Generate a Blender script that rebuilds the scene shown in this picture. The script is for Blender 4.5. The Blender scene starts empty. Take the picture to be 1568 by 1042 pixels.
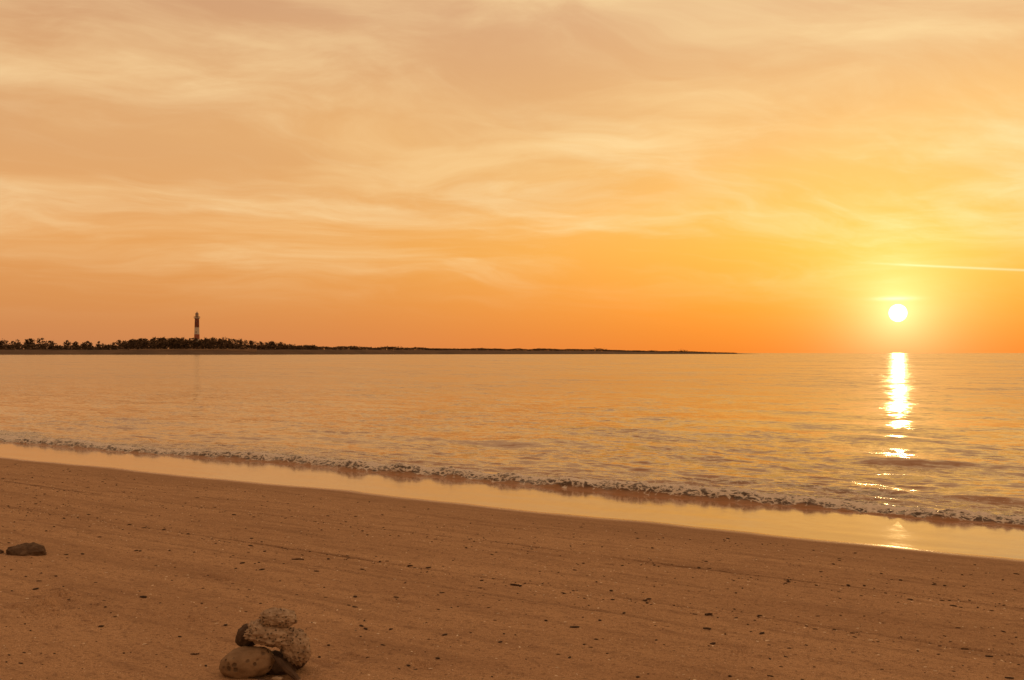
import bpy, math, random
import numpy as np
from mathutils import Vector, noise as mnoise, Matrix
random.seed(7); rng=np.random.default_rng(7)
sc=bpy.context.scene
sc.view_settings.view_transform='Standard'
sc.view_settings.look='None'
sc.view_settings.exposure=0
R=math.radians
H=1.4            # camera height above the sea (m)
D=8.94           # distance camera foot -> waterline
TH=R(32.8)
NX,NY=-math.sin(TH),-math.cos(TH)   # landward normal
UX,UY=math.cos(TH),-math.sin(TH)    # along-shore
SUN_AZ=R(21.2); SUN_EL=R(2.15)
def lin(r,g,b):
    f=lambda c:(c/255/12.92 if c/255<=0.04045 else ((c/255+0.055)/1.055)**2.4)
    return (f(r),f(g),f(b),1)

# ---------------- numpy noise
def vnoise(x,y,seed=0):
    xi=np.floor(x).astype(np.int64); yi=np.floor(y).astype(np.int64)
    fx=x-xi; fy=y-yi
    fx=fx*fx*fx*(fx*(fx*6-15)+10); fy=fy*fy*fy*(fy*(fy*6-15)+10)
    def h(a,b):
        n=(a*374761393+b*668265263+seed*974634777)&0xFFFFFFFF
        n=((n^(n>>13))*1274126177)&0xFFFFFFFF
        n=(n^(n>>16))&0xFFFFFF
        return n/float(0xFFFFFF)*2-1
    a=h(xi,yi);b=h(xi+1,yi);c=h(xi,yi+1);d=h(xi+1,yi+1)
    return (a*(1-fx)+b*fx)*(1-fy)+(c*(1-fx)+d*fx)*fy
def fbm(x,y,oct=4,seed=0,g=0.5):
    r=0;a=1;t=0
    for i in range(oct):
        r=r+a*vnoise(x*2**i+17.3*i,y*2**i-9.1*i,seed+i);t+=a;a*=g
    return r/t
def smooth(a,b,x):
    t=np.clip((x-a)/(b-a),0,1); return t*t*(3-2*t)
def spacing(a,b,h,lo,hi,g=1.06):
    core=list(np.arange(a,b,h))
    up=[];x=core[-1];d=h
    while x<hi: d*=g; x+=d; up.append(x)
    dn=[];x=core[0];d=h
    while x>lo: d*=g; x-=d; dn.append(x)
    return np.array(dn[::-1]+core+up)
def grid_obj(name,tt,ss,zfun,mat,attr='foam'):
    T,S=np.meshgrid(tt,ss); 
    Z,A=zfun(T,S)
    X=(S-D)*NX+T*UX; Y=(S-D)*NY+T*UY
    co=np.stack([X,Y,Z],-1).reshape(-1,3).astype(np.float32)
    nr,nc=T.shape
    idx=np.arange(nr*nc).reshape(nr,nc)
    a=idx[:-1,:-1];b=idx[:-1,1:];c=idx[1:,1:];d=idx[1:,:-1]
    q=np.stack([a,d,c,b],-1).reshape(-1,4).astype(np.int32)
    me=bpy.data.meshes.new(name)
    me.vertices.add(len(co)); me.vertices.foreach_set('co',co.ravel())
    me.loops.add(q.size); me.loops.foreach_set('vertex_index',q.ravel())
    me.polygons.add(len(q)); me.polygons.foreach_set('loop_start',np.arange(0,q.size,4,dtype=np.int32))
    me.polygons.foreach_set('loop_total',np.full(len(q),4,dtype=np.int32))
    me.polygons.foreach_set('use_smooth',np.ones(len(q),dtype=bool))
    me.update(calc_edges=True)
    if me.polygons[len(q)//2].normal.z<0: me.flip_normals()
    at=me.attributes.new(attr,'FLOAT','POINT'); at.data.foreach_set('value',(A*np.ones_like(Z)).ravel().astype(np.float32))
    me.materials.append(mat)
    ob=bpy.data.objects.new(name,me); sc.collection.objects.link(ob)
    print(name,T.shape,flush=True)
    return ob

# ---------------- node helper
class NT:
    def __init__(s,nt): s.nt=nt; s.n=nt.nodes; s.l=nt.links
    def new(s,t,**k):
        n=s.n.new(t)
        for a,b in k.items(): setattr(n,a,b)
        return n
    def put(s,inp,v):
        if isinstance(v,bpy.types.NodeSocket): s.l.new(v,inp)
        elif v is not None: inp.default_value=v
    def m(s,op,a,b=None,c=None,clamp=False):
        n=s.new('ShaderNodeMath',operation=op,use_clamp=clamp)
        s.put(n.inputs[0],a); s.put(n.inputs[1],b); s.put(n.inputs[2],c)
        return n.outputs[0]
    def vm(s,op,a,b=None,sc_=None):
        n=s.new('ShaderNodeVectorMath',operation=op); s.put(n.inputs[0],a)
        if b is not None: s.put(n.inputs[1],b)
        if sc_ is not None: s.put(n.inputs['Scale'],sc_)
        return n.outputs[0]
    def mr(s,v,a,b,c=0.,d=1.,it='SMOOTHSTEP'):
        n=s.new('ShaderNodeMapRange',interpolation_type=it)
        s.put(n.inputs[0],v);
        for i,x in enumerate((a,b,c,d)): s.put(n.inputs[1+i],x)
        return n.outputs[0]
    def mix(s,f,a,b,bt='MIX'):
        n=s.new('ShaderNodeMix',data_type='RGBA',blend_type=bt)
        s.put(n.inputs[0],f); s.put(n.inputs[6],a); s.put(n.inputs[7],b)
        return n.outputs[2]
    def ramp(s,f,stops):
        n=s.new('ShaderNodeValToRGB'); cr=n.color_ramp
        while len(cr.elements)<len(stops): cr.elements.new(0.5)
        for e,(p,c) in zip(cr.elements,stops): e.position=p; e.color=c
        s.put(n.inputs[0],f); return n.outputs[0]
    def noise(s,vec,scale,detail=3,rough=0.5,dist=0.,out='Fac'):
        n=s.new('ShaderNodeTexNoise'); s.put(n.inputs['Vector'],vec)
        n.inputs['Scale'].default_value=scale;n.inputs['Detail'].default_value=detail
        n.inputs['Roughness'].default_value=rough;n.inputs['Distortion'].default_value=dist
        return n.outputs[out]
    def xyz(s,x,y,z):
        n=s.new('ShaderNodeCombineXYZ'); s.put(n.inputs[0],x);s.put(n.inputs[1],y);s.put(n.inputs[2],z); return n.outputs[0]
    def sep(s,v):
        n=s.new('ShaderNodeSeparateXYZ'); s.put(n.inputs[0],v); return n.outputs
def newmat(name):
    m=bpy.data.materials.new(name); m.use_nodes=True
    t=NT(m.node_tree); bs=[n for n in t.n if n.type=='BSDF_PRINCIPLED'][0]
    return m,t,bs

# ---------------- world
w=bpy.data.worlds.new("World"); sc.world=w; w.use_nodes=True
w.cycles.sampling_method='MANUAL'; w.cycles.sample_map_resolution=1024
t=NT(w.node_tree); t.n.clear()
out=t.new('ShaderNodeOutputWorld')
sky=t.new('ShaderNodeTexSky',sky_type='NISHITA'); sky.sun_disc=False
sky.sun_elevation=SUN_EL; sky.sun_rotation=SUN_AZ; sky.dust_density=4; sky.air_density=1.5; sky.ozone_density=0.5
bg1=t.new('ShaderNodeBackground'); t.l.new(t.mix(1.,sky.outputs[0],(.2,.13,.12,1),'MULTIPLY'),bg1.inputs[0]); bg1.inputs[1].default_value=0.05
tc=t.new('ShaderNodeTexCoord')
d=tc.outputs['Generated']
x,y,z=t.sep(d)
S=(math.sin(SUN_AZ)*math.cos(SUN_EL),math.cos(SUN_AZ)*math.cos(SUN_EL),math.sin(SUN_EL))
dot=t.m('ADD',t.m('ADD',t.m('MULTIPLY',x,S[0]),t.m('MULTIPLY',y,S[1])),t.m('MULTIPLY',z,S[2]))
n=t.new('ShaderNodeVectorMath',operation='DISTANCE'); t.put(n.inputs[0],d); n.inputs[1].default_value=S
ang=n.outputs['Value']
zc=t.m('MAXIMUM',z,0.)
far=t.ramp(zc,[(0,lin(202,132,84)),(0.05,lin(214,145,85)),(0.12,lin(230,164,97)),(0.2,lin(230,173,110)),(0.32,lin(206,156,114)),(0.6,lin(206,158,120)),(1,lin(184,148,122))])
near=t.ramp(zc,[(0,lin(252,136,38)),(0.04,lin(255,154,46)),(0.1,lin(255,182,74)),(0.18,lin(252,196,108)),(0.32,lin(238,192,142)),(0.6,lin(210,164,124)),(1,lin(184,148,122))])
f=t.m('POWER',2.718,t.m('MULTIPLY',t.m('POWER',t.m('DIVIDE',ang,0.48),2.),-1.))
col=t.mix(f,far,near)
# clouds
zz=t.m('ADD',zc,0.16)
px=t.m('DIVIDE',x,zz); py=t.m('DIVIDE',y,zz)
v=t.xyz(px,py,0.)
wvc=t.noise(v,0.75,3,0.5,out='Color')
vw=t.vm('ADD',v,t.vm('SCALE',wvc,sc_=1.1))
pxw,pyw,_=t.sep(vw)
c1=t.noise(t.xyz(t.m('ADD',t.m('MULTIPLY',pxw,0.6),t.m('MULTIPLY',pyw,0.1)),t.m('MULTIPLY',pyw,1.3),0.),1.35,7,0.60,0.15)
c2=t.noise(t.xyz(t.m('ADD',t.m('MULTIPLY',pxw,0.6),t.m('MULTIPLY',pyw,0.35)),t.m('SUBTRACT',t.m('MULTIPLY',pyw,1.4),t.m('MULTIPLY',pxw,0.85)),5.),1.7,7,0.62,0.15)
c3=t.noise(t.xyz(px,py,9.),0.55,2,0.5)
k1=t.mr(c1,0.41,0.69); k2=t.mr(c2,0.44,0.70)
cl=t.m('ADD',t.m('MULTIPLY',k1,0.62),t.m('MULTIPLY',k2,0.52))
cl=t.m('MULTIPLY',cl,t.mr(zc,0.02,0.16))
ccol=t.mix(f,lin(252,216,160),lin(255,230,172))
col=t.mix(t.m('MULTIPLY',cl,0.78,clamp=True),col,ccol)
dk=t.m('MULTIPLY',t.mr(c3,0.42,0.66),t.mr(zc,0.05,0.25))
dk=t.m('MULTIPLY',t.m('MULTIPLY',dk,t.m('SUBTRACT',1.,t.m('MULTIPLY',k1,0.7))),t.m('SUBTRACT',1.,t.m('MULTIPLY',f,.5)))
col=t.mix(t.m('MULTIPLY',dk,0.50),col,lin(204,152,112))
# glow
ex=lambda v,sc_: t.m('POWER',2.718,t.m('DIVIDE',v,-sc_))
g1=t.m('MULTIPLY',ex(ang,0.14),0.40)
g2=t.m('MULTIPLY',ex(ang,0.034),1.05)
az=t.m('ARCTAN2',x,y); el=t.m('ARCSINE',z)
def gau(v,c,wd):
    q=t.m('DIVIDE',t.m('SUBTRACT',v,c),wd); return t.m('POWER',2.718,t.m('MULTIPLY',t.m('MULTIPLY',q,q),-1.))
ce=t.m('SUBTRACT',0.0860,t.m('MULTIPLY',t.m('SUBTRACT',az,0.332),0.084))
con=t.m('MULTIPLY',t.m('MULTIPLY',gau(el,ce,0.0010),t.m('MULTIPLY',t.mr(az,0.328,0.40),t.mr(az,0.62,0.45))),0.24)
cap=t.m('MULTIPLY',t.m('MULTIPLY',gau(el,SUN_EL+0.0135,0.0018),gau(az,SUN_AZ-0.003,0.016)),0.35)
disc=t.m('MULTIPLY',t.mr(ang,0.0086,0.0070),6.0)
def addc(c,fac,rgb):
    n=t.new('ShaderNodeVectorMath',operation='SCALE'); n.inputs[0].default_value=rgb; t.put(n.inputs['Scale'],fac)
    a=t.new('ShaderNodeVectorMath',operation='ADD'); t.put(a.inputs[0],c); t.put(a.inputs[1],n.outputs[0]); return a.outputs[0]
col=addc(col,t.m('MULTIPLY',g1,t.mr(el,-0.03,0.08)),(0.4,0.52,0.08))
col=addc(col,g2,(1.0,0.70,0.38))
col=addc(col,t.m('ADD',con,cap),(0.6,0.8,0.9))
col=addc(col,disc,(1.0,0.85,0.55))
# the anti-solar half of the sky is duller
back=t.mr(dot,-0.6,0.5,0.72,1.0)
n=t.new('ShaderNodeVectorMath',operation='SCALE'); t.put(n.inputs[0],col); t.put(n.inputs['Scale'],back)
bg2=t.new('ShaderNodeBackground'); t.l.new(n.outputs[0],bg2.inputs[0]); bg2.inputs[1].default_value=1.0
ad=t.new('ShaderNodeAddShader'); t.l.new(bg1.outputs[0],ad.inputs[0]); t.l.new(bg2.outputs[0],ad.inputs[1])
t.l.new(ad.outputs[0],out.inputs[0])

sl=bpy.data.lights.new('sun','SUN'); sl.energy=0.03; sl.angle=R(0.53); sl.color=(1,0.62,0.24)
so=bpy.data.objects.new('sun',sl); sc.collection.objects.link(so)
so.rotation_euler=Vector(S).to_track_quat('Z','Y').to_euler(); so.location=(30,60,20)

# ---------------- sand
def sand_base(S):
    z=np.where(S<0,0.02*S,0)
    z=np.where((S>=0)&(S<1.65),0.018*S,z)
    z=np.where(S>=1.65,0.03+0.0631*(S-1.65),z)
    z=np.where(S<-2,-0.04+0.06*(S+2),z)
    z=np.where(S<-30,-1.72,z)
    z=np.where(S>14,0.03+0.0631*12.35+0.01*(S-14),z)
    return z
GR=((4.57,0.018,0.018,1),(3.45,0.014,0.018,2),(4.02,0.003,0.02,3),(4.95,0.005,0.015,6),(5.6,0.003,0.03,4),(2.9,0.004,0.02,5))
def grooves(T,S):
    z=0
    for s0,dp,wd,sd in GR:
        ss=s0+0.03*fbm(T*0.35,T*0+sd,2,sd)+0.004*vnoise(T*7,T*0,sd+3)
        am=0.8+0.45*vnoise(T*0.9,T*0+3,sd+30)
        z=z-dp*np.clip(am,0.2,1)*(np.exp(-((S-ss)/wd)**2)-0.3*np.exp(-((S-ss-2.2*wd)/(1.5*wd))**2))
    return z
patches=[(-1.92,4.18,0.16,0.040),(-2.05,4.5,0.12,0.034),(-1.75,3.95,0.10,0.02),(-0.5,4.65,0.10,0.024),(0.867,3.82,0.09,0.030),(-0.6,3.6,0.10,0.026),(-0.3,3.5,0.08,0.02),(-1.5,5.0,0.12,0.018),(-3.0,6.4,0.15,0.015),(-1.3,4.1,.1,.015)]
def sand_z(T,S):
    land=smooth(1.5,2.6,S)
    z=sand_base(S)
    z=z+land*(0.010*fbm(T*0.5,S*1.1,3,3)+0.0070*fbm(T*1.1,S*7,3,11)+0.0048*fbm(T*10,S*18,3,21))
    z=z+0.0012*fbm(T*1.5,S*6,2,41)*(1-land)
    z=z+land*grooves(T,S)
    X=(S-D)*NX+T*UX; Y=(S-D)*NY+T*UY
    for (a,b,r,dp) in patches:
        q=((X-a)/r)**2+((Y-b)/(r*1.3))**2
        m=np.exp(-q)
        z=z+m*dp*(fbm(X*9,Y*16,3,int(abs(a*100)))*1.6)
    return z
def zat(X,Y):
    s=D+NX*X+NY*Y; tt=UX*X+UY*Y
    return float(sand_z(np.array([[tt]]),np.array([[s]]))[0,0])
msand,t,bs=newmat('sand')
tc=t.new('ShaderNodeTexCoord'); P=tc.outputs['Object']; x,y,z=t.sep(P)
s=t.m('ADD',t.m('ADD',t.m('MULTIPLY',x,NX),t.m('MULTIPLY',y,NY)),D)
al=t.m('ADD',t.m('MULTIPLY',x,UX),t.m('MULTIPLY',y,UY))
sv=t.xyz(t.m('MULTIPLY',al,0.3),s,0.)
edge=t.noise(t.xyz(al,0.,0.),0.35,3,0.5)
se=t.m('ADD',s,t.m('MULTIPLY',t.m('SUBTRACT',edge,0.5),0.55))
wet=t.mr(se,1.50,1.70,1.,0.)
damp=t.mr(se,1.5,3.0,1.,0.)
big=t.noise(sv,1.6,3,0.55)
str_=t.noise(t.xyz(t.m('MULTIPLY',al,0.12),s,0.),9.,4,0.6)
grain=t.noise(P,300.,1,0.7)
gr2=t.noise(P,60.,3,0.7)
gr3=t.noise(t.xyz(t.m('MULTIPLY',al,.6),s,0.),14.,4,0.65)
dry=t.ramp(grain,[(0.25,(0.30,0.165,0.085,1)),(0.5,(0.58,0.348,0.195,1)),(0.78,(0.84,0.55,0.34,1))])
dry=t.mix(t.mr(big,0.3,0.7,0.,0.40),dry,(0.33,0.18,0.098,1))
dry=t.mix(t.mr(str_,0.45,0.7,0.,0.40),dry,(0.26,0.142,0.08,1))
dry=t.mix(t.mr(gr3,0.50,0.72,0.,0.40),dry,(0.22,0.12,0.068,1))
dry=t.mix(t.mr(gr2,0.50,0.70,0.,0.65),dry,(0.18,0.095,0.053,1))
at=t.new('ShaderNodeAttribute',attribute_name='groove_shade')
dry=t.mix(t.m('MULTIPLY',at.outputs['Fac'],t.mr(gr2,0.35,0.6,0.6,0.95)),dry,(0.12,0.066,0.038,1))  # shade in the grooves painted into the sand colour
vor=t.new('ShaderNodeTexVoronoi'); t.put(vor.inputs['Vector'],P); vor.inputs['Scale'].default_value=85
vc=t.sep(vor.outputs['Color'])
spk=t.m('MULTIPLY',t.mr(vor.outputs['Distance'],0.22,0.12),t.mr(vc[0],0.84,0.88))
dry=t.mix(t.m('MULTIPLY',spk,0.85),dry,(0.9,0.76,0.58,1))
spk2=t.m('MULTIPLY',t.mr(vor.outputs['Distance'],0.28,0.14),t.mr(vc[1],0.84,0.88))
dry=t.mix(t.m('MULTIPLY',spk2,0.7),dry,(0.08,0.045,0.03,1))
dry=t.mix(t.m('MULTIPLY',damp,0.35),dry,(0.29,0.165,0.095,1))
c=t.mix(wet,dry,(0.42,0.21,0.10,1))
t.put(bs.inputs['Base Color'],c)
t.put(bs.inputs['Roughness'],t.m('SUBTRACT',0.9,t.m('MULTIPLY',wet,t.mr(gr3,.35,.7,.82,.75))))
t.put(bs.inputs['Specular IOR Level'],t.m('ADD',0.15,t.m('MULTIPLY',wet,0.85)))
bm1=t.new('ShaderNodeBump'); 
hg=t.m('ADD',t.m('MULTIPLY',grain,0.005),t.m('ADD',t.m('MULTIPLY',gr2,0.012),t.m('MULTIPLY',gr3,0.014)))
t.put(bm1.inputs['Height'],t.m('MULTIPLY',hg,t.m('SUBTRACT',1.,t.m('MULTIPLY',wet,0.99)))); bm1.inputs['Strength'].default_value=1.0; bm1.inputs['Distance'].default_value=1.0
t.l.new(bm1.outputs[0],bs.inputs['Normal'])
tt=spacing(-11,3,0.03,-3000,3000,1.08); ss=spacing(1.8,7.4,0.013,-30000,400,1.08)
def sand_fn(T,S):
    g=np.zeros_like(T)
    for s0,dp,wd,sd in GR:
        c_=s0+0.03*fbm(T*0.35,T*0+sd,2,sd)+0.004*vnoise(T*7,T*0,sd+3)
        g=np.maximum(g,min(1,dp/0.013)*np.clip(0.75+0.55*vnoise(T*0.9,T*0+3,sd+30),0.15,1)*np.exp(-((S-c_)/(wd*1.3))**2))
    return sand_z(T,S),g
sand=grid_obj('sand_beach',tt,ss,sand_fn,msand,'groove_shade')

# ---------------- sea
comps=[]
for i in range(44):
    lam=0.16*(1.08**i)
    th=rng.normal(0,0.5)   # propagation mostly on-shore
    k=2*math.pi/lam
    amp=lam*0.0066*rng.uniform(0.5,1.3)*(1 if lam<1.0 else 0.42)
    comps.append((k*math.cos(th),k*math.sin(th),amp,rng.uniform(0,6.28),lam))
tts=spacing(-19,4,0.024,-30000,30000,1.08)
sss=spacing(-1.7,0.35,0.014,-30000,0.5,1.032)
sss=sss[sss<0.5]
def front(T): return 0.22*fbm(T*0.22,T*0+5,3,77)+0.09*fbm(T*1.6,T*0+1,3,78)
def sea_z(T,S):
    hs=np.gradient(sss)[:,None]*np.ones_like(T); ht=np.gradient(tts)[None,:]*np.ones_like(T)
    sp=np.maximum(hs,ht)
    q=-(S-front(T))                       # seaward distance from the breaker's toe
    Z=np.zeros_like(T)
    for a,b,am,ph,lam in comps:
        wgt=np.exp(-(sp/(0.28*lam))**2)
        Z+=am*wgt*np.sin(a*S+b*T+ph)
    Z*=(0.8+0.6*fbm(T*0.3,S*0.6,3,5))*smooth(0.1,1.2,q)
    hh=0.068*(0.85+0.5*vnoise(T*0.5,T*0,91))*(0.8+0.35*vnoise(T*2.7,T*0,92))
    prof=np.where(q<0.13,smooth(0.0,0.13,q),np.exp(-((q-0.13)/0.34)**2))
    zone=smooth(-0.02,0.08,q)*np.exp(-np.clip(q-0.3,0,None)/0.42)
    rid=1-np.abs(fbm(T*7,S*10,3,55))*2.2
    turb=0.036*fbm(T*9,S*12,4,61,0.68)+0.016*rid
    Z=Z+hh*prof+zone*turb*1.0
    q2=q-1.25-0.35*fbm(T*0.3,T*0+8,2,15)
    a2=np.clip(0.3+1.2*vnoise(T*0.35,T*0+2,44),0,1)
    Z=Z+0.014*a2*np.exp(-(np.where(q2<0,q2/0.12,q2/0.3))**2)+0.010*a2*np.exp(-(q2/0.2)**2)*fbm(T*9,S*12,3,62)
    for qq,hx,sd in ((2.6,0.009,21),(4.2,0.010,22),(6.5,0.012,23)):
        q3=q-qq-0.6*fbm(T*0.25,T*0+qq,3,sd); a3=np.clip(0.1+1.6*vnoise(T*0.25,T*0+2,sd+3),0,1)
        Z=Z+hx*a3*np.exp(-(np.where(q3<0,q3/0.12,q3/0.25))**2)*np.exp(-(sp/0.2)**2)
    Z=Z-0.05*smooth(0.02,-0.06,q)
    foam=zone*1.0+0.6*np.exp(-np.clip(q-0.3,0,None)/0.9)*smooth(0.1,0.3,q)+0.5*a2*np.exp(-(q2/0.22)**2)
    return Z,foam
msea,t,bs=newmat('sea_water')
tc=t.new('ShaderNodeTexCoord'); P=tc.outputs['Object']; x,y,z=t.sep(P)
s=t.m('ADD',t.m('ADD',t.m('MULTIPLY',x,NX),t.m('MULTIPLY',y,NY)),D)
al=t.m('ADD',t.m('MULTIPLY',x,UX),t.m('MULTIPLY',y,UY))
pv=t.xyz(t.m('MULTIPLY',al,0.5),s,0.)
off=t.m('MULTIPLY',s,-1.)
nc1=t.noise(pv,10.,3,0.6,0.3,'Color'); nc2=t.noise(pv,2.4,3,0.6,0.2,'Color'); nc3=t.noise(pv,0.45,4,0.65,0.,'Color')
nc4=t.noise(t.xyz(t.m('MULTIPLY',al,0.8),s,4.),0.075,5,0.66,0.,'Color')
amod=t.m('MULTIPLY',t.mr(t.noise(pv,0.10,4,0.65),0.35,0.65,0.5,1.45),t.mr(t.noise(pv,0.9,2,0.6),0.35,0.65,0.7,1.3))
cen=lambda c: t.vm('SUBTRACT',c,(0.5,0.5,0.5))
sl_=t.vm('ADD',t.vm('SCALE',cen(nc1),sc_=0.58),t.vm('ADD',t.vm('SCALE',cen(nc2),sc_=t.mr(off,3.,20.,0.36,0.50)),t.vm('SCALE',cen(nc3),sc_=t.mr(off,8.,40.,0.,0.46))))
sl_=t.vm('SCALE',sl_,sc_=amod)
sl_=t.vm('ADD',sl_,t.vm('SCALE',cen(nc4),sc_=t.mr(off,15.,120.,0.,0.50)))
sa,sb,_=t.sep(sl_)       # sa along-shore slope, sb cross-shore slope
sa=t.m('MULTIPLY',sa,1.1)
nx=t.m('ADD',t.m('MULTIPLY',sb,NX),t.m('MULTIPLY',sa,UX)); ny=t.m('ADD',t.m('MULTIPLY',sb,NY),t.m('MULTIPLY',sa,UY))
geo=t.new('ShaderNodeNewGeometry')
nrm=t.vm('NORMALIZE',t.vm('ADD',geo.outputs['Normal'],t.xyz(nx,ny,0.)))
at=t.new('ShaderNodeAttribute',attribute_name='foam'); fo=at.outputs['Fac']
n1=t.sep(nc1)[0]; n2=t.sep(nc2)[0]
lace=t.new('ShaderNodeTexVoronoi',feature='DISTANCE_TO_EDGE'); t.put(lace.inputs['Vector'],t.xyz(t.m('ADD',al,t.m('MULTIPLY',n1,0.15)),t.m('ADD',t.m('MULTIPLY',s,1.3),t.m('MULTIPLY',n2,0.2)),z)); lace.inputs['Scale'].default_value=9
lc=t.mr(lace.outputs['Distance'],0.0,0.10,1.,0.)
fn=t.noise(t.xyz(al,s,t.m('MULTIPLY',z,3.)),15.,5,0.70)
fm=t.mr(t.m('ADD',t.m('MULTIPLY',fo,0.26),t.m('ADD',t.m('MULTIPLY',fn,0.95),t.m('MULTIPLY',lc,0.12))),0.69,0.82)
fm=t.m('MULTIPLY',fm,t.mr(fo,0.05,0.3))
wb=t.mix(t.mr(fo,0.45,0.95),(0.34,0.165,0.065,1),(0.085,0.05,0.028,1))
t.put(bs.inputs['Base Color'],t.mix(fm,wb,(0.72,0.62,0.53,1)))
t.put(bs.inputs['Roughness'],t.m('ADD',t.mr(off,2.,30.,0.11,0.17),t.m('MULTIPLY',fm,0.6)))
bs.inputs['IOR'].default_value=1.45
t.l.new(nrm,bs.inputs['Normal'])
sea=grid_obj('sea',tts,sss,sea_z,msea)

# ---------------- generic mesh build
def mesh_obj(name,verts,faces,mats,mi=None,smooth_=False,parent=None,loc=(0,0,0)):
    me=bpy.data.meshes.new(name); me.from_pydata(verts,[],faces); me.update()
    for m in mats: me.materials.append(m)
    if mi is not None: me.polygons.foreach_set('material_index',np.array(mi,dtype=np.int32))
    if smooth_: me.polygons.foreach_set('use_smooth',np.ones(len(faces),dtype=bool))
    ob=bpy.data.objects.new(name,me); ob.location=loc; sc.collection.objects.link(ob)
    if parent: ob.parent=parent
    return ob
def simple(name,colr,rough=0.9,var=0.3,scale=5.,bump=0.):
    m,t,bs=newmat(name)
    tc=t.new('ShaderNodeTexCoord')
    nn=t.noise(tc.outputs['Object'],scale,3,0.6)
    a=tuple(c*(1-var) for c in colr)+(1,); b=tuple(min(1,c*(1+var)) for c in colr)+(1,)
    t.put(bs.inputs['Base Color'],t.ramp(nn,[(0.3,a),(0.7,b)])); bs.inputs['Roughness'].default_value=rough
    bs.inputs['Specular IOR Level'].default_value=0.2
    if bump:
        bb=t.new('ShaderNodeBump'); t.put(bb.inputs['Height'],nn); bb.inputs['Distance'].default_value=bump; t.l.new(bb.outputs[0],bs.inputs['Normal'])
    return m

# ---------------- headland
def Yq(q): return np.interp(q,[-1.2,-0.26,0.24],[820,920,1500])
TOP=[(-1.2,14),(-.514,14.5),(-.472,15),(-.46,11.5),(-.43,12),(-.415,8.5),(-.408,10),(-.397,14.8),(-.36,16.2),(-.30,16.4),(-.27,14.0),(-.24,13),(-.225,9.6),(-.20,8.3),(-.09,7.8),(-.075,6.9),(.07,6.9),(.09,6.4),(.12,5.3),(.142,4.3),(.17,4.4),(.2,3.0),(.225,1.8),(.24,1.0)]
GND=[(-1.2,5),(-.42,4.6),(-.22,5),(-.08,4.8),(.08,4.3),(.16,2.6),(.21,1.6),(.238,0.5),(.25,-0.3)]
mland=simple('headland_ground',(0.13,0.08,0.05),0.95,0.25,0.05)  # base colour raised to stand in for distance haze
qs=np.linspace(-1.2,0.25,500); vs=[];fs=[]
off=[(-45,-0.6),(-38,0.25),(-26,0.55),(-14,0.9),(0,1.0),(60,1.0),(140,-0.6)]
for i,q in enumerate(qs):
    Y=float(Yq(q)); g=float(np.interp(q,*zip(*GND)))
    for j,(o,k) in enumerate(off):
        zz=g*k if k>0 else -0.6
        if 1<=j<=5: zz*=1+0.12*mnoise.noise((q*60,j*1.7,0))
        vs.append((q*Y,Y+o+4*mnoise.noise((q*25,j,3)),zz))
m_=len(off)
for i in range(len(qs)-1):
    for j in range(m_-1): fs.append((i*m_+j,(i+1)*m_+j,(i+1)*m_+j+1,i*m_+j+1))
mesh_obj('headland',vs,fs,[mland],smooth_=True)

mleafA=simple('leaf_dark',(0.095,0.060,0.036),0.95,0.3,0.3)  # foliage colours also lifted in place of haze
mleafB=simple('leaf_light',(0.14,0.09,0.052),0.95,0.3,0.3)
mtrunk=simple('bark',(0.09,0.06,0.04),0.95,0.3,1.)
V=[];F=[];MI=[]
def leafquad(c,sz,mi):
    a=Vector((random.gauss(0,1),random.gauss(0,1),random.gauss(0,1))).normalized()
    b=a.orthogonal().normalized(); c2=a.cross(b)
    n=len(V); s1=sz*random.uniform(.6,1.2); s2=sz*random.uniform(.5,.95)
    for p,q in ((-1,-1),(1,-.7),(.8,1),(-.9,.8)): V.append(tuple(Vector(c)+b*p*s1+c2*q*s2))
    F.append((n,n+1,n+2,n+3)); MI.append(int(mi))
def limb(p,q,r0,r1):
    p=Vector(p);q=Vector(q);dd=(q-p).normalized();a=dd.orthogonal().normalized();b=dd.cross(a);n=len(V)
    for (c,r) in ((p,r0),(q,r1)):
        for k in range(5):
            an=k*2*math.pi/5; V.append(tuple(c+a*math.cos(an)*r+b*math.sin(an)*r))
    for k in range(5): F.append((n+k,n+(k+1)%5,n+5+(k+1)%5,n+5+k)); MI.append(2)
def tree(x,y,g,h,wd,crown0=0.3,n=70):
    base=(x,y,g-.3); lean=random.uniform(-.08,.08)*h
    topp=(x+lean,y,g+h*.75); limb(base,topp,.28,.10)
    cl=[]
    for k in range(random.randint(5,8)):
        f=random.uniform(crown0,.88); rr=wd*(1-.55*abs(f-.6)/.4)
        c=(x+lean*f+random.uniform(-1,1)*rr,y+random.uniform(-1,1)*rr,g+h*f); cl.append(c)
        limb((x+lean*f*.7,y,g+h*f*.6),c,.12,.04)
    cl.append((x+lean,y,g+h*.86))
    for c in cl:
        r=wd*random.uniform(.4,.62)
        for k in range(n//len(cl)+2):
            o=Vector((random.gauss(0,.5),random.gauss(0,.5),random.gauss(0,.36)))*r
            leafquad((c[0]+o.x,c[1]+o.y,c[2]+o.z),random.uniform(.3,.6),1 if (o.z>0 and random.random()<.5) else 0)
q=-0.9
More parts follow.
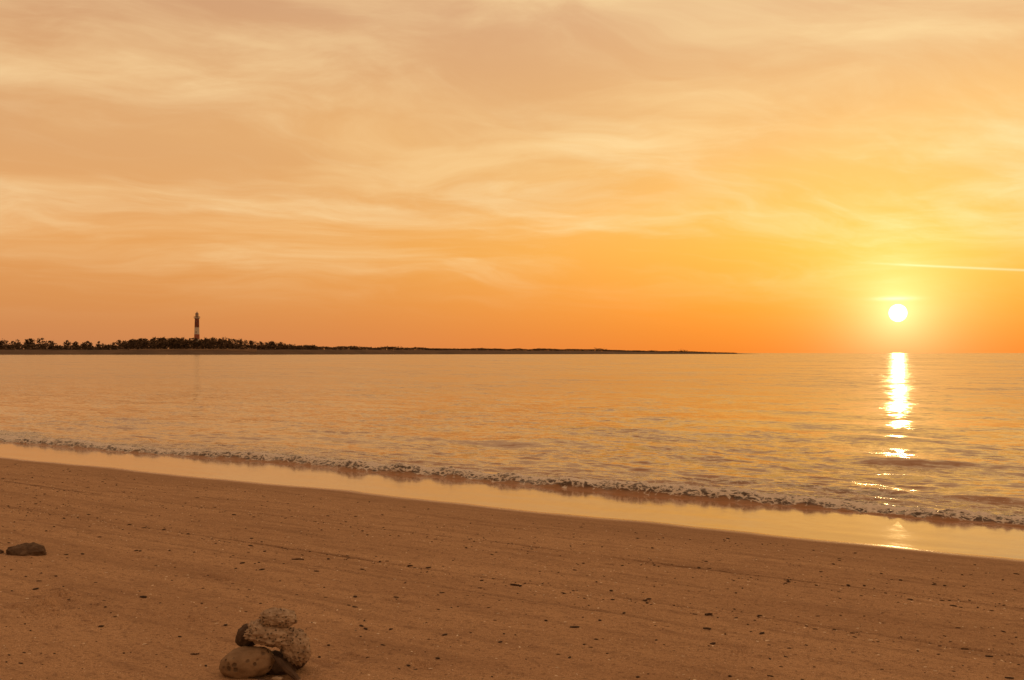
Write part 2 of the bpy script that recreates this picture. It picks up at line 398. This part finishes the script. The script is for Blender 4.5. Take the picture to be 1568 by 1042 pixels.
while q<-0.20:
    Y=float(Yq(q)); top=float(np.interp(q,*zip(*TOP))); g=float(np.interp(q,*zip(*GND)))
    dense = -.402<q<-.285
    clump=.5+.5*mnoise.noise((q*70,0,4))
    for r in range(4 if dense else 2):
        yy=Y+random.uniform(-5,50); h=(top-g)*random.uniform(.80,1.08)*(1 if dense else .58+.75*clump)
        tree(q*Y+random.uniform(-2,2),yy,g,h,random.uniform(1.9,3.2),.1 if dense else .2,95)
    for k in range(110):
        leafquad((q*Y+random.uniform(-3,3),Y+random.uniform(-10,25),g-.5+random.random()*(top-g)*(.75 if dense else .5)),random.uniform(.5,.9),random.random()<.3)
    q+=random.uniform(.0022,.0045) if dense else random.uniform(.003,.0060)
q=-.235
while q<.225:
    Y=float(Yq(q)); top=float(np.interp(q,*zip(*TOP))); g=float(np.interp(q,*zip(*GND)))
    hh=max(.4,(top-g))*(0.9+.45*mnoise.noise((q*90,0,0)))
    for k in range(int(44)):
        leafquad((q*Y+random.uniform(-3,3),Y+random.uniform(-6,25),g-.3+random.random()**.7*hh),random.uniform(.4,.75),random.random()<.3)
    q+=.0016
for q,ex in ((-.12,1.4),(.03,1.2),(.088,2.2),(.142,1.8),(.172,2.6),(-.16,1.2),(-.03,1.2)):
    Y=float(Yq(q)); top=float(np.interp(q,*zip(*TOP)))
    for k in range(90): leafquad((q*Y+random.gauss(0,4.),Y+random.uniform(0,6),top-.6+abs(random.gauss(0,.45))*ex),random.uniform(.35,.7),k%3==0)
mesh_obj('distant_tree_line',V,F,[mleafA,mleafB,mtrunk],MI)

# ---------------- lighthouse
LX,LY=-296.,935.; LG=4.5
lh=bpy.data.objects.new('lighthouse',None); sc.collection.objects.link(lh); lh.location=(LX,LY,LG)
mdark=simple('lighthouse_red_brown_paint',(0.24,0.085,0.055),.8,.15,.5); mwhite=simple('lighthouse_white_paint',(.70,.62,.54),.8,.1,.5)
mred=simple('lighthouse_red_paint',(.42,.14,.085),.8,.15,.5); mmetal=simple('lantern_metal',(.3,.22,.18),.5,.1,1.)
mgl,tg,bg=newmat('lantern_glass'); bg.inputs['Base Color'].default_value=(.35,.27,.2,1); bg.inputs['Roughness'].default_value=.1
tg.put(bg.inputs['Base Color'],tg.ramp(tg.noise(None,3.),[(.3,(.3,.24,.18,1)),(.7,(.4,.3,.22,1))]))
def lathe(name,prof,mats,mi,seg=32):
    v=[];f=[];m=[]
    for r,z in prof:
        for k in range(seg):
            a=2*math.pi*k/seg; v.append((r*math.cos(a),r*math.sin(a),z))
    for i in range(len(prof)-1):
        for k in range(seg): f.append((i*seg+k,i*seg+(k+1)%seg,(i+1)*seg+(k+1)%seg,(i+1)*seg+k)); m.append(mi[i])
    return mesh_obj(name,v,f,mats,m,parent=lh,smooth_=False)
hb=[0,5.5,10,14.5,21,29.5]; rb=[2.75,2.62,2.5,2.35,2.15,1.95]
lathe('tower',list(zip(rb,hb)),[mred,mwhite,mdark],[0,1,0,1,2])
lathe('plinth',[(0.01,.8),(3.6,.8),(3.6,-1),(3.5,-1.2)],[mwhite],[0,0,0])
lathe('gallery',[(1.96,29.0),(2.9,29.9),(2.9,30.3),(0.01,30.3)],[mwhite],[0]*3)
lathe('lantern_room',[(1.5,30.3),(1.5,31.4),(1.45,31.4),(1.45,33.4),(1.7,33.4),(1.7,33.6),(1.1,34.6),(.3,35.2),(.28,35.7),(.06,35.8),(.05,37.0)],[mmetal,mgl],[0,0,1,0,0,0,0,0,0,0])
v=[];f=[]
V=v;F=f;MI=[]
for k in range(20):
    a=2*math.pi*k/20; limb((2.8*math.cos(a),2.8*math.sin(a),30.3),(2.8*math.cos(a),2.8*math.sin(a),31.4),.05,.05)
    b=2*math.pi*(k+1)/20
    for zz in (30.85,31.4): limb((2.8*math.cos(a),2.8*math.sin(a),zz),(2.8*math.cos(b),2.8*math.sin(b),zz),.06,.06)
mesh_obj('railing',v,f,[mmetal],parent=lh)
def box(V,F,x0,x1,y0,y1,z0,z1):
    n=len(V); V+= [(x0,y0,z0),(x1,y0,z0),(x1,y1,z0),(x0,y1,z0),(x0,y0,z1),(x1,y0,z1),(x1,y1,z1),(x0,y1,z1)]
    F+= [(n,n+3,n+2,n+1),(n+4,n+5,n+6,n+7),(n,n+1,n+5,n+4),(n+1,n+2,n+6,n+5),(n+2,n+3,n+7,n+6),(n+3,n,n+4,n+7)]
v=[];f=[]
for zz in (6,11,16,21,26): box(v,f,-.35,.35,-2.62,-2.0,zz,zz+1.1)
mesh_obj('windows',v,f,[mmetal],parent=lh)
# boundary wall: piers and panels
v=[];f=[]
for k in range(26):
    x0=-60+k*5; box(v,f,x0-.3,x0+.3,-.3,.3,-1,2.0)
    if k<25: box(v,f,x0+.3,x0+4.7,-.15,.15,-1,1.5)
mw=simple('wall_render',(.34,.24,.17),.9,.2,.2)
mesh_obj('boundary_wall',v,f,[mw],loc=(LX,LY-36,3.6))

# ---------------- stones
def stone_mat(name,c1,c2,c3,pore=0.,scale=30.,bump=0.004,hd=.8):
    m,t,bs=newmat(name); tc=t.new('ShaderNodeTexCoord'); P=tc.outputs['Object']
    a=t.noise(P,scale,6,.65); b=t.noise(P,scale*4,4,.7)
    c=t.ramp(a,[(.3,c1+(1,)),(.52,c2+(1,)),(.75,c3+(1,))])
    c=t.mix(t.mr(b,.5,.7,0.,.35),c,tuple(v*.6 for v in c1)+(1,))
    hgt=t.m('ADD',t.m('MULTIPLY',a,.6),t.m('MULTIPLY',b,.4))
    if pore:
        v=t.new('ShaderNodeTexVoronoi'); t.put(v.inputs['Vector'],t.vm('ADD',P,t.vm('SCALE',t.noise(P,60.,2,.5,0.,'Color'),sc_=.008))); v.inputs['Scale'].default_value=pore
        rnd=t.sep(v.outputs['Color'])[0]
        hole=t.m('MULTIPLY',t.mr(v.outputs['Distance'],t.mr(rnd,.3,1.,.25,.48,'LINEAR'),.15),t.mr(rnd,.35,.5))
        c=t.mix(t.m('MULTIPLY',hole,hd),c,tuple(v_*.4 for v_ in c1)+(1,))
        hgt=t.m('SUBTRACT',hgt,t.m('MULTIPLY',hole,1.2))
    t.put(bs.inputs['Base Color'],c); bs.inputs['Roughness'].default_value=.9; bs.inputs['Specular IOR Level'].default_value=.25
    bb=t.new('ShaderNodeBump'); t.put(bb.inputs['Height'],hgt); bb.inputs['Distance'].default_value=bump; t.l.new(bb.outputs[0],bs.inputs['Normal'])
    return m
coral=stone_mat('coral_stone',(.26,.175,.115),(.46,.335,.24),(.66,.51,.38),95.,30.,.008,.65)
brown=stone_mat('brown_stone',(.17,.105,.06),(.27,.175,.105),(.35,.24,.155),45.,20.,.004,.7)
darks=stone_mat('dark_stone',(.05,.032,.022),(.10,.062,.042),(.16,.11,.075),0.,30.,.003)
import bmesh
def stone(name,c,r,rot,mat,amp=.16,fr=1.6,seed=0,sub=5,lump=0.,parent=None):
    bm=bmesh.new(); bmesh.ops.create_icosphere(bm,subdivisions=sub,radius=1)
    so_=Vector((seed*3.1,seed*1.7,seed*5.3))
    for v in bm.verts:
        p=v.co.copy()
        k=1+amp*mnoise.noise(p*fr+so_)+amp*.4*mnoise.noise(p*fr*3+so_)+.02*mnoise.noise(p*14+so_)
        if lump: k+=lump*(abs(mnoise.noise(p*4.5+so_))*1.5-.4)+lump*.35*(abs(mnoise.noise(p*10+so_))*1.5-.3)
        e=1.0/(abs(p.x)**2.4+abs(p.y)**2.4+abs(p.z)**2.4)**(1/2.4)
        p=p*k*(.5+.5*e)
        v.co=Vector((p.x*r[0],p.y*r[1],p.z*r[2]))
    me=bpy.data.meshes.new(name); bm.to_mesh(me); bm.free()
    me.polygons.foreach_set('use_smooth',np.ones(len(me.polygons),dtype=bool)); me.materials.append(mat)
    ob=bpy.data.objects.new(name,me); ob.location=c; ob.rotation_euler=[R(a) for a in rot]; sc.collection.objects.link(ob)
    if parent: ob.parent=parent
    return ob
SX,SY=-.823,3.33; SZ=zat(SX,SY)
pile=bpy.data.objects.new('stone_pile',None); sc.collection.objects.link(pile); pile.location=(SX,SY,SZ)
stone('flat_brown_stone',(-.052,-.03,.044),(.086,.064,.052),(0,-8,8),brown,.12,1.2,1,parent=pile)
stone('base_dark_stone',(.035,.02,.028),(.066,.05,.036),(0,6,0),darks,.2,1.5,2,parent=pile)
stone('base_rear_stone',(.080,.07,.035),(.05,.05,.045),(0,0,30),darks,.2,1.5,3,parent=pile)
stone('right_coral_stone',(.100,.012,.085),(.045,.047,.060),(0,-20,10),coral,.12,1.6,4,lump=.20,parent=pile)
stone('dark_round_stone',(-.066,.025,.118),(.036,.034,.038),(0,20,0),darks,.2,1.5,5,parent=pile)
stone('middle_coral_stone',(.018,.0,.131),(.080,.052,.039),(0,9,-5),coral,.16,1.5,6,lump=.20,parent=pile)
stone('top_coral_stone',(.043,.005,.182),(.060,.042,.031),(0,6,12),coral,.12,1.5,7,lump=.16,parent=pile)
stone('broken_stick',(.088,-.055,.030),(.068,.011,.010),(0,38,-12),darks,.2,1.5,8,parent=pile)
stone('shell_chip',(.06,-.075,.008),(.016,.011,.006),(0,5,20),coral,.2,1.5,9,sub=4,parent=pile)
stone('twig',(.02,-.085,.006),(.045,.005,.004),(0,3,-20),darks,.2,2.5,10,sub=4,parent=pile)

# ---------------- dark stone lying on the sand at the left, with a chip beside it
dk=bpy.data.objects.new('dark_beach_stone',None); sc.collection.objects.link(dk); dk.location=(-2.69,5.52,zat(-2.69,5.52))
wd=stone_mat('weedy_stone',(.07,.042,.027),(.13,.08,.05),(.21,.135,.085),0.,40.,.008)
stone('body',(0,0,.006),(.098,.08,.050),(0,3,10),wd,.18,1.3,14,lump=.08,parent=dk)
stone('chip',(-.17,-.02,.004),(.05,.03,.028),(0,0,30),wd,.3,2,13,sub=4,parent=dk)
# ---------------- driftwood sticks
mdrift=simple('driftwood_mat',(.07,.04,.026),.85,.4,80.)
def stick(x,y,L,r,ang):
    global V,F,MI
    V=[];F=[];MI=[]
    p=Vector((-L/2,0,r*.6)); 
    n=5
    for j in range(n):
        q_=Vector((-L/2+L*(j+1)/n,random.uniform(-1,1)*L*.05,r*.6+random.uniform(-.2,.4)*r)); limb(p,q_,r*(1-.08*j),r*(.92-.08*j)); p=q_
    limb((L*.1,0,r*.6),(L*.22,L*.12,r*1.2),r*.5,r*.2)
    ob=mesh_obj('driftwood_stick',V,F,[mdrift],loc=(x,y,zat(x,y))); ob.rotation_euler=(0,0,ang)
for a in ((.02,5.07,.06,.006,-.3),(-1.21,5.64,.07,.005,.0),(.88,4.465,.035,.007,.4),(-.57,5.586,.03,.005,.2),(1.81,3.995,.03,.004,0),(-1.12,3.53,.03,.003,.2)): stick(*a)

# ---------------- pebbles / shell fragments scattered over the sand
mpd=simple('pebble_dark',(.055,.033,.022),.85,.4,40.); mpl=simple('shell_light',(.82,.66,.48),.6,.2,40.)
V=[];F=[];MI=[]
ico=bmesh.new(); bmesh.ops.create_icosphere(ico,subdivisions=1,radius=1); iv=[v.co.copy() for v in ico.verts]; ifc=[[v.index for v in f_.verts] for f_ in ico.faces]; ico.free()
N=11000
ta=rng.uniform(-13,3,N); sa=rng.uniform(2.0,8.0,N)
k=rng.random(N)
sa=np.where(k<.10,4.62+rng.normal(0,.08,N),sa); sa=np.where((k>.12)&(k<.2),3.5+rng.normal(0,.10,N),sa)
za=sand_z(ta[None,:],sa[None,:])[0]
for i in range(N):
    X=(sa[i]-D)*NX+ta[i]*UX; Y=(sa[i]-D)*NY+ta[i]*UY
    if Y<1: continue
    dark=random.random()<.65
    r=random.lognormvariate(math.log(.0029),.55); r=min(r,.010)
    if not dark: r=min(r,.0045)
    if math.hypot(X-SX,Y-SY)<.2: continue
    n=len(V); a=random.gauss(-.57,.9); ca,sa_=math.cos(a),math.sin(a); el_=random.uniform(1,2.6); fl=random.uniform(.3,.6)
    for p in iv:
        jx=p.x*el_*random.uniform(.75,1.2)*r; jy=p.y*random.uniform(.75,1.2)*r; jz=p.z*fl*r
        V.append((X+jx*ca-jy*sa_,Y+jx*sa_+jy*ca,za[i]+jz+r*.25))
    for f_ in ifc: F.append(tuple(n+a_ for a_ in f_)); MI.append(0 if dark else 1)
mesh_obj('shell_fragments',V,F,[mpd,mpl],MI)

# ---------------- camera
cam=bpy.data.cameras.new('camera'); cam.lens=35; cam.sensor_width=36; cam.clip_start=.05; cam.clip_end=60000
co=bpy.data.objects.new('camera',cam); sc.collection.objects.link(co); co.location=(0,0,H); co.rotation_euler=(R(90.75),0,0)
sc.camera=co
